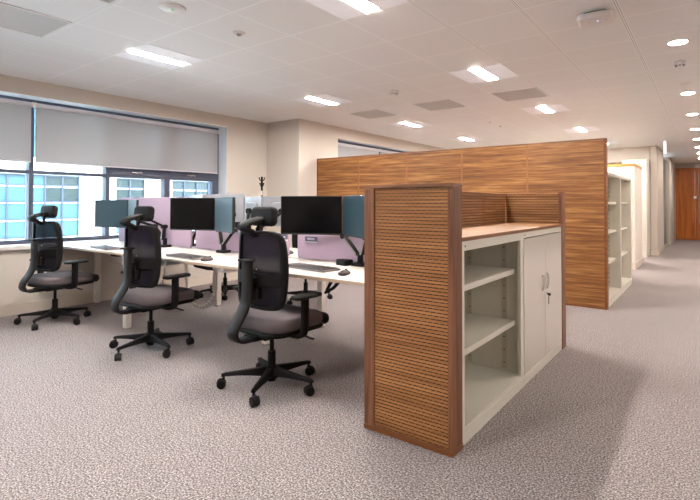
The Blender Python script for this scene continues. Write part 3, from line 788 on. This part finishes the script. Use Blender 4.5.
def make_chair(label, loc, rz, base_rz, group):
    T = thing('task_chair', label, 'chair', loc, rz, group)
    # five-star base
    m = MB(); m.lathe([(.0, .05), (.034, .052), (.042, .07), (.042, .125), (.034, .14), (.0, .14)])
    for k in range(5):
        a = base_rz-rz+k*2*PI/5; d = Vector((math.cos(a), math.sin(a), 0)); sd = Vector((-d.y, d.x, 0))
        R = []
        for r, w_, z0_, z1_ in ((.02, .062, .075, .135), (.12, .05, .082, .122), (.22, .042, .085, .110), (.30, .034, .082, .102), (.322, .026, .078, .096)):
            R.append([d*r+sd*(-w_/2)+Vector((0, 0, z0_)), d*r+sd*(w_/2)+Vector((0, 0, z0_)), d*r+sd*(w_/2*.62)+Vector((0, 0, z1_)), d*r+sd*(-w_/2*.62)+Vector((0, 0, z1_))])
        m.rings(R)
    base = m.build('star_base', 'black_soft', T, .003)
    for k in range(5):
        a = base_rz-rz+k*2*PI/5; d = Vector((math.cos(a), math.sin(a), 0)); c = d*.308
        sw_ = a+1.1+k*.7; wd = Vector((math.cos(sw_), math.sin(sw_), 0)); ax = Vector((-wd.y, wd.x, 0)); c2 = c-wd*.014
        q = MB(); q.cyl(c+Vector((0, 0, .05)), c+Vector((0, 0, .09)), .009, n=10)
        for s_ in (-1, 1): q.cyl(c2+ax*s_*.007+Vector((0, 0, .03)), c2+ax*s_*.024+Vector((0, 0, .03)), .030, .027, n=18)
        q.cyl(c2-ax*.008+Vector((0, 0, .036)), c2+ax*.008+Vector((0, 0, .036)), .031, n=14)
        q.build('caster', 'black', base)
    g = MB(); g.cyl((0, 0, .04), (0, 0, .235), .026, n=18); g.build('gas_lift', 'black', T)
    MB().cyl((0, 0, .235), (0, 0, .345), .014, n=14).build('piston', 'black', T)
    # mechanism
    q = MB(); q.box(-.085, .085, -.13, .13, .335, .378); q.box(-.24, .24, .0, .06, .352, .375); q.box(-.055, .055, -.19, -.1, .338, .37)
    q.build('mechanism', 'black', T, .006)
    lv = MB(); lv.tube([(.08, .07, .352), (.2, .085, .35), (.26, .09, .342)], .007); lv.slab(.05, .02, .01, .008, .004, (.27, .09, .336)); lv.build('lever', 'black', T)
    # seat
    MB().slab(.47, .50, .03, .11, .012, (0, .065, .373), nc=8).build('seat_pan', 'black', T)
    s_ = MB(); s_.slab(.495, .50, .085, .13, .036, (0, .055, .398), nc=8, ne=5, bulge=.004)
    so = s_.build('seat', 'seat', T)
    for v in so.data.vertices:
        y = v.co.y
        if y > .16: v.co.z -= (y-.16)**2*.55
    f = MB(); f.slab(.43, .09, .075, .04, .032, (0, .305, .378), nc=6, ne=5); f.build('seat_front', 'seat_dark', T)['label'] = 'dark rolled front edge of seat'
    # spine
    sp = spline([(0, -.10, .354), (0, -.22, .350), (0, -.285, .360), (0, -.315, .398), (0, -.30, .45), (0, -.243, .53), (0, -.214, .60), (0, -.207, .70), (0, -.208, .80), (0, -.208, .842)], 5)
    bs = MB().strap(sp, .095, .024); bs.slab(.10, .085, .012, .02, .005, (0, -.212, .84)); bs.build('back_support', 'spine', T, sharp=50)
    # back frame ring
    n = 96; L = rrect(n, 9)
    def ring(sc_s, sc_t, off): return [back_pt(a*sc_s, .5+.5*b*sc_t, off) for a, b in L]
    fm = MB(); rr = [ring(1, 1, -.004), ring(1.01, 1.01, .012), ring(.97, .985, .026), ring(.85, .925, .024), ring(.835, .915, .008), ring(.86, .93, -.006)]
    fm.rings(rr, loop=True)
    bf = fm.build('back_frame', 'black_soft', T, sharp=60)
    mm = MB(); mm.rings([ring(.85*k_, .92*k_, .004) for k_ in (1, .8, .6, .4, .2, .02)], cap=False)
    mm.build('back_mesh', 'mesh', T)
    # lumbar band
    lb = MB(); N_ = 12
    for (ta, tb, oa, ob) in ((.30, .46, .014, .03),):
        R = []
        for i in range(N_+1):
            s2 = -.9+1.8*i/N_
            R.append([back_pt(s2, ta, oa), back_pt(s2, tb, oa), back_pt(s2, tb, ob), back_pt(s2, ta, ob)])
        lb.rings(R)
    lb.build('lumbar_band', 'black_soft', T, .004)
    ad = MB(); p = back_pt(0, .38, 0)
    ad.box(-.04, .04, -.203, p.y-.026, .70, .735); ad.slab(.13, .05, .075, .015, .008, (0, p.y-.03, .60)); ad.box(-.04, .04, min(-.15, p.y-.05), p.y-.03, .65, .70)
    ad.build('lumbar_adjuster', 'black', T, .004)
    # armrests
    for s2 in (-1, 1):
        a = MB(); pts = spline([(s2*.16, .02, .362), (s2*.25, .02, .366), (s2*.278, .02, .41), (s2*.282, .02, .51), (s2*.282, .02, .612)], 4)
        a.strap(pts, .062, .026, side=Vector((0, 1, 0)))
        ar = a.build('armrest', 'black', T, sharp=50)
        MB().slab(.085, .235, .024, .032, .010, (s2*.282, .035, .607), nc=6).build('arm_pad', 'black_soft', ar)
    # headrest
    tp = back_pt(0, 1.0, 0)
    hb = MB(); pts = spline([(0, tp.y-.012, .995), (0, tp.y-.045, 1.022), (0, tp.y-.08, 1.036), (0, tp.y-.098, 1.052), (0, tp.y-.078, 1.07), (0, tp.y-.02, 1.088), (0, tp.y+.04, 1.1)], 4)
    hb.strap(pts, .085, .03); hb.cyl((-.048, tp.y-.09, 1.052), (.048, tp.y-.09, 1.052), .018, n=14)
    hb.cyl((0, tp.y+.01, .99), (0, tp.y+.04, 1.09), .013, n=12)
    hbo = hb.build('headrest_bracket', 'black_soft', T, sharp=50)
    hp = MB(); hp.slab(.225, .125, .052, .035, .02, (0, tp.y+.09, 1.112), nc=6, ne=5, rot=Matrix.Rotation(PI/2-.12, 3, 'X'))
    ho = hp.build('headrest', 'headpad', T)
    for v in ho.data.vertices:
        v.co.y += .9*v.co.x**2
    return T
G1 = 'black mesh task chairs along the near side'
CH = make_chair('black mesh task chair nearest the wooden end panel, largest in view', (-2.318, 2.244, 0), R_(-2), R_(8), G1)
CH2 = make_chair('black mesh task chair in the middle of the near row', (-3.69, 2.205, 0), R_(4), R_(-6), G1)
CH3 = make_chair('black mesh task chair nearest the window', (-5.30, 2.125, 0), R_(10), R_(18), G1)
dup(CH, (-5.06, 4.06, 0), R_(168), 'task chair on the far side whose star base shows right of the middle bench leg', 'task chairs on the far side')
dup(CH, (-3.98, 4.42, 0), R_(196), 'task chair on the far side glimpsed between the two low dividers', 'task chairs on the far side')

# ------------------------------------------------------------------ hat stand
hs = thing('hat_stand', 'slim black hat stand with hooks in the corner by the window', 'hat stand', (-5.66, 5.25, 0))
MB().cyl((0, 0, .02), (0, 0, 1.62), .016, n=14).build('pole', 'black', hs)
MB().lathe([(0, 0), (.17, 0), (.17, .012), (.05, .025), (0, .025)]).build('base', 'black', hs)
for k in range(8):
    a = k*PI/4; z = 1.575 if k % 2 else 1.49; r = .04
    d = Vector((math.cos(a), math.sin(a), 0))
    h = MB(); h.tube([Vector((0, 0, z-.02))+d*.012, Vector((0, 0, z-.012))+d*r*.7, Vector((0, 0, z+.02))+d*r], .007, 8); h.slab(.02, .02, .02, .009, .008, tuple(d*r+Vector((0, 0, z+.015))))
    h.build('hook', 'black', hs)
MB().box(.012, .02, -.028, -.005, 1.33, 1.40).build('paper_tag', 'white_plastic', hs)

# ------------------------------------------------------------------ ceiling fittings
def gx(i): return GOX+i*GSX
def gy(j): return GOY+j*GSY
LUM = [(-1, 1, 'long ceiling light over the window chair'), (3, 1, 'bright ceiling light cut by the top edge of the photo'),
       (-1, 5, 'slim ceiling light above the tall divider corner'), (3, 5, 'ceiling light in a pale tile, centre of the photo'),
       (-1, 9, 'slim ceiling light left of the far small vent'), (3, 9, 'ceiling light just past the right-hand vent'),
       (-1, 13, 'smallest slim ceiling light over the left half of the partition'), (3, 13, 'ceiling light above the right end of the partition'),
       (3, 17, 'tiny far ceiling light above the partition end corner'), (-1, 17, 'farthest ceiling light of the left row'),
       (10, 1, 'added unseen fill light beyond the corridor, opposite the cupboards'), (10, 9, 'added unseen fill light beyond the corridor, opposite the bookcases'), (10, 13, 'added unseen fill light beyond the corridor, opposite the cream pier'),  # unseen row added to brighten the cupboard fronts and corridor
       (-1, -3, 'ceiling light behind the viewpoint on the window side'), (3, -3, 'ceiling light behind the viewpoint on the corridor side')]
for i, j, l in LUM:
    t = thing('ceiling_light', l, 'light', (gx(i)+GSX/2, gy(j)+GSY/2, ZC), 0, 'recessed strip lights')
    a, b = GSX/2-.006, GSY/2-.006
    m = MB(); m.box(-a, -.066, -b, b, -.004, -.0005); m.box(.066, a, -b, b, -.004, -.0005)
    m.build('tile_frame', 'tile_light', t)
    m = MB(); m.box(-.066, -.062, -b, b, -.010, -.0005); m.box(.062, .066, -b, b, -.010, -.0005); m.build('trim', 'white_plastic', t)
    bx('diffuser', 'strip', (-.046, .046, -b+.028, b-.028, -.006, -.001), t)
for i, j, l in ((-1, -1, 'perforated ceiling vent at the top left edge of the photo'), (1, -1, 'perforated vent just touching the top edge of the photo'), (-1, 7, 'perforated ceiling vent left of the smoke detector'),
                (1, 7, 'perforated ceiling vent right of the smoke detector'), (3, 7, 'perforated ceiling vent between two pale light tiles')):
    t = thing('ceiling_vent', l, 'vent', (gx(i)+GSX/2, gy(j)+GSY/2, ZC), 0, 'perforated ceiling vents')
    a, b = GSX/2-.008, GSY/2-.008
    m = MB()
    for q in ((-a, a, -b, -b+.012), (-a, a, b-.012, b), (-a, -a+.012, -b, b), (a-.012, a, -b, b)): m.box(*q, -.006, -.0005)
    m.build('frame', 'white_plastic', t)
    bx('perforated_plate', 'vent', (-a+.012, a-.012, -b+.012, b-.012, -.003, -.0005), t)
for k, y in enumerate((4.88, 7.21, 8.94, 10.76, 12.44, 14.21, 15.91, 17.7)):
    l = ['largest corridor downlight, nearest, right edge of photo', 'second corridor downlight from the front', 'third corridor downlight from the front', 'fourth corridor downlight from the front', 'fifth corridor downlight from the front', 'sixth corridor downlight from the front', 'seventh corridor downlight from the front', 'farthest corridor downlight by the double door'][k]
    t = thing('downlight', l, 'light', (-.205, y, ZC), 0, 'round corridor downlights')
    MB().lathe([(.066, -.0005), (.086, -.0005), (.086, -.004), (.076, -.008), (.066, -.006)], loop=True).build('rim', 'white_plastic', t)
    MB().lathe([(0, -.005), (.065, -.005), (.065, -.001), (0, -.001)]).build('lamp', 'downlight', t)
# ceiling speaker, sensors
t = thing('ceiling_speaker', 'round white ceiling disc near the top edge with a green dot', 'speaker', (-2.99, 1.93, ZC))
MB().lathe([(0, -.014), (.07, -.013), (.088, -.007), (.09, -.0005), (0, -.0005)]).build('disc', 'white_plastic', t)
MB().lathe([(0, -.017), (.008, -.017), (.008, -.0135), (0, -.0135)]).build('green_dot', 'led_green', t)
t = thing('motion_sensor', 'small round white sensor on the ceiling with a dark lens', 'sensor', (-3.0, 2.53, ZC))
MB().lathe([(0, -.012), (.035, -.012), (.048, -.006), (.048, -.0005), (0, -.0005)]).build('ring', 'white_plastic', t)
MB().lathe([(0, -.026), (.014, -.024), (.022, -.012), (0, -.012)]).build('lens', 'grey_plastic', t)
def smoke(label, loc, r=.05):
    t = thing('smoke_detector', label, 'smoke detector', loc, 0, 'smoke detectors')
    MB().lathe([(0, -.022), (r, -.022), (r*1.05, -.012), (r*1.05, -.0005), (0, -.0005)]).build('base', 'white_plastic', t)
    MB().lathe([(0, -.058), (r*.55, -.058), (r*.75, -.05), (r*.75, -.022), (0, -.022)]).build('head', 'white_plastic', t)
    q = MB()
    for k in range(8):
        a = k*PI/4; d = Vector((math.cos(a), math.sin(a), 0))*r*.74
        q.cyl(d+Vector((0, 0, -.044)), d+Vector((0, 0, -.032)), .006, n=8)
    q.build('vents', 'strip_slot', t)
smoke('smoke detector hanging above the left part of the partition', (-3.05, 4.97, ZC), .052)
smoke('smoke detector between the two nearest corridor downlights', (-.22, 5.58, ZC), .046)
o = MB().lathe([(0, -.006), (.05, -.006), (.055, -.0005), (0, -.0005)]).build('cover_plate', 'white_plastic', loc=(-.215, 6.62, ZC)); tag(o, 'flat round cover plate beside the second corridor downlight', 'cover plate')
for y, l in ((7.81, 'tiny ceiling stud, the nearer of two over the partition'), (8.32, 'tiny ceiling stud, the farther of two over the partition')):
    o = MB().lathe([(0, -.03), (.012, -.03), (.02, -.01), (.03, -.0005), (0, -.0005)]).build('ceiling_stud', 'white_plastic', loc=(-2.935, y, ZC)); tag(o, l, 'stud', 'small ceiling studs')
# access point
t = thing('access_point', 'white rounded wireless box with a blue light hanging from the ceiling', 'access point', (-.645, 3.80, ZC), R_(4))
MB().slab(.225, .22, .042, .035, .014, (0, 0, -.062), nc=6).build('casing', 'white_plastic', t)
m = MB(); m.box(-.07, .07, -.06, .06, -.033, -.0005); m.box(-.095, -.075, .02, .07, -.04, -.015); m.box(.05, .075, .05, .085, -.04, -.015); m.box(-.02, .01, .075, .095, -.04, -.02)
m.build('mounting_plate', 'grey_plastic', t)
MB().slab(.010, .010, .003, .004, .001, (.015, -.02, -.0635)).build('blue_led', 'led_blue', t)
for x in (-.04, .07): MB().slab(.008, .008, .002, .003, .0008, (x, -.02, -.0632)).build('lens_dot', 'grey_plastic', t)
# hanging exit blade
t = thing('hanging_sign', 'narrow white blade sign hanging from the corridor ceiling, seen edge-on', 'sign', (-.76, 12.2, ZC))
m = MB(); m.cyl((0, -.1, -.03), (0, -.1, -.0005), .006); m.cyl((0, .1, -.03), (0, .1, -.0005), .006); m.box(-.02, .02, -.15, .15, -.036, -.024); m.build('hanger', 'white_metal', t)
bx('blade', 'sign', (-.02, .02, -.14, .14, -.285, -.04), t, .006)
t = thing('exit_box', 'small white sign box on the wall over the double door', 'sign', (-.26, 19.58, 2.45))
bx('casing', 'white_plastic', (-.13, .13, -.03, .019, -.06, .07), t, .005)

# ------------------------------------------------------------------ daylight
wd = bpy.data.worlds.new('World'); S.world = wd; wd.use_nodes = True
nt = wd.node_tree; nt.nodes.clear()
o = nt.nodes.new('ShaderNodeOutputWorld'); bg = nt.nodes.new('ShaderNodeBackground')
bg.inputs[0].default_value = (.66, .84, 1, 1); bg.inputs[1].default_value = 8
nt.links.new(bg.outputs[0], o.inputs[0])
sl = bpy.data.lights.new('sun', 'SUN'); sl.energy = 9; sl.angle = R_(3); sl.color = (.95, .98, 1)
so = bpy.data.objects.new('sun', sl); COL.objects.link(so)
so.rotation_euler = Vector((-.62, .25, -.74)).to_track_quat('-Z', 'Y').to_euler()
so.location = (6, -4, 12)

# ------------------------------------------------------------------ camera
f, yaw, pit, rol, cy = 481.838, .641903, .01676, .0011436, 195.457
d = Vector((-math.sin(yaw)*math.cos(pit), math.cos(yaw)*math.cos(pit), math.sin(pit)))
r = Vector((math.cos(yaw), math.sin(yaw), 0)); u = r.cross(d)
r2 = r*math.cos(rol)+u*math.sin(rol); u2 = u*math.cos(rol)-r*math.sin(rol)
cam = bpy.data.cameras.new('camera'); co = bpy.data.objects.new('camera', cam); COL.objects.link(co)
co.matrix_world = Matrix(((r2.x, u2.x, -d.x, 0), (r2.y, u2.y, -d.y, 0), (r2.z, u2.z, -d.z, 1.2), (0, 0, 0, 1)))
cam.sensor_width = 36; cam.lens = f/700*36; cam.shift_y = (cy-250)/700
cam.clip_start = .05; cam.clip_end = 200
S.camera = co
vs = S.view_settings
S.display_settings.display_device = 'sRGB'
vs.view_transform = 'Standard'; vs.look = 'None'; vs.gamma = 1; vs.use_curve_mapping = False; vs.exposure = 0.76
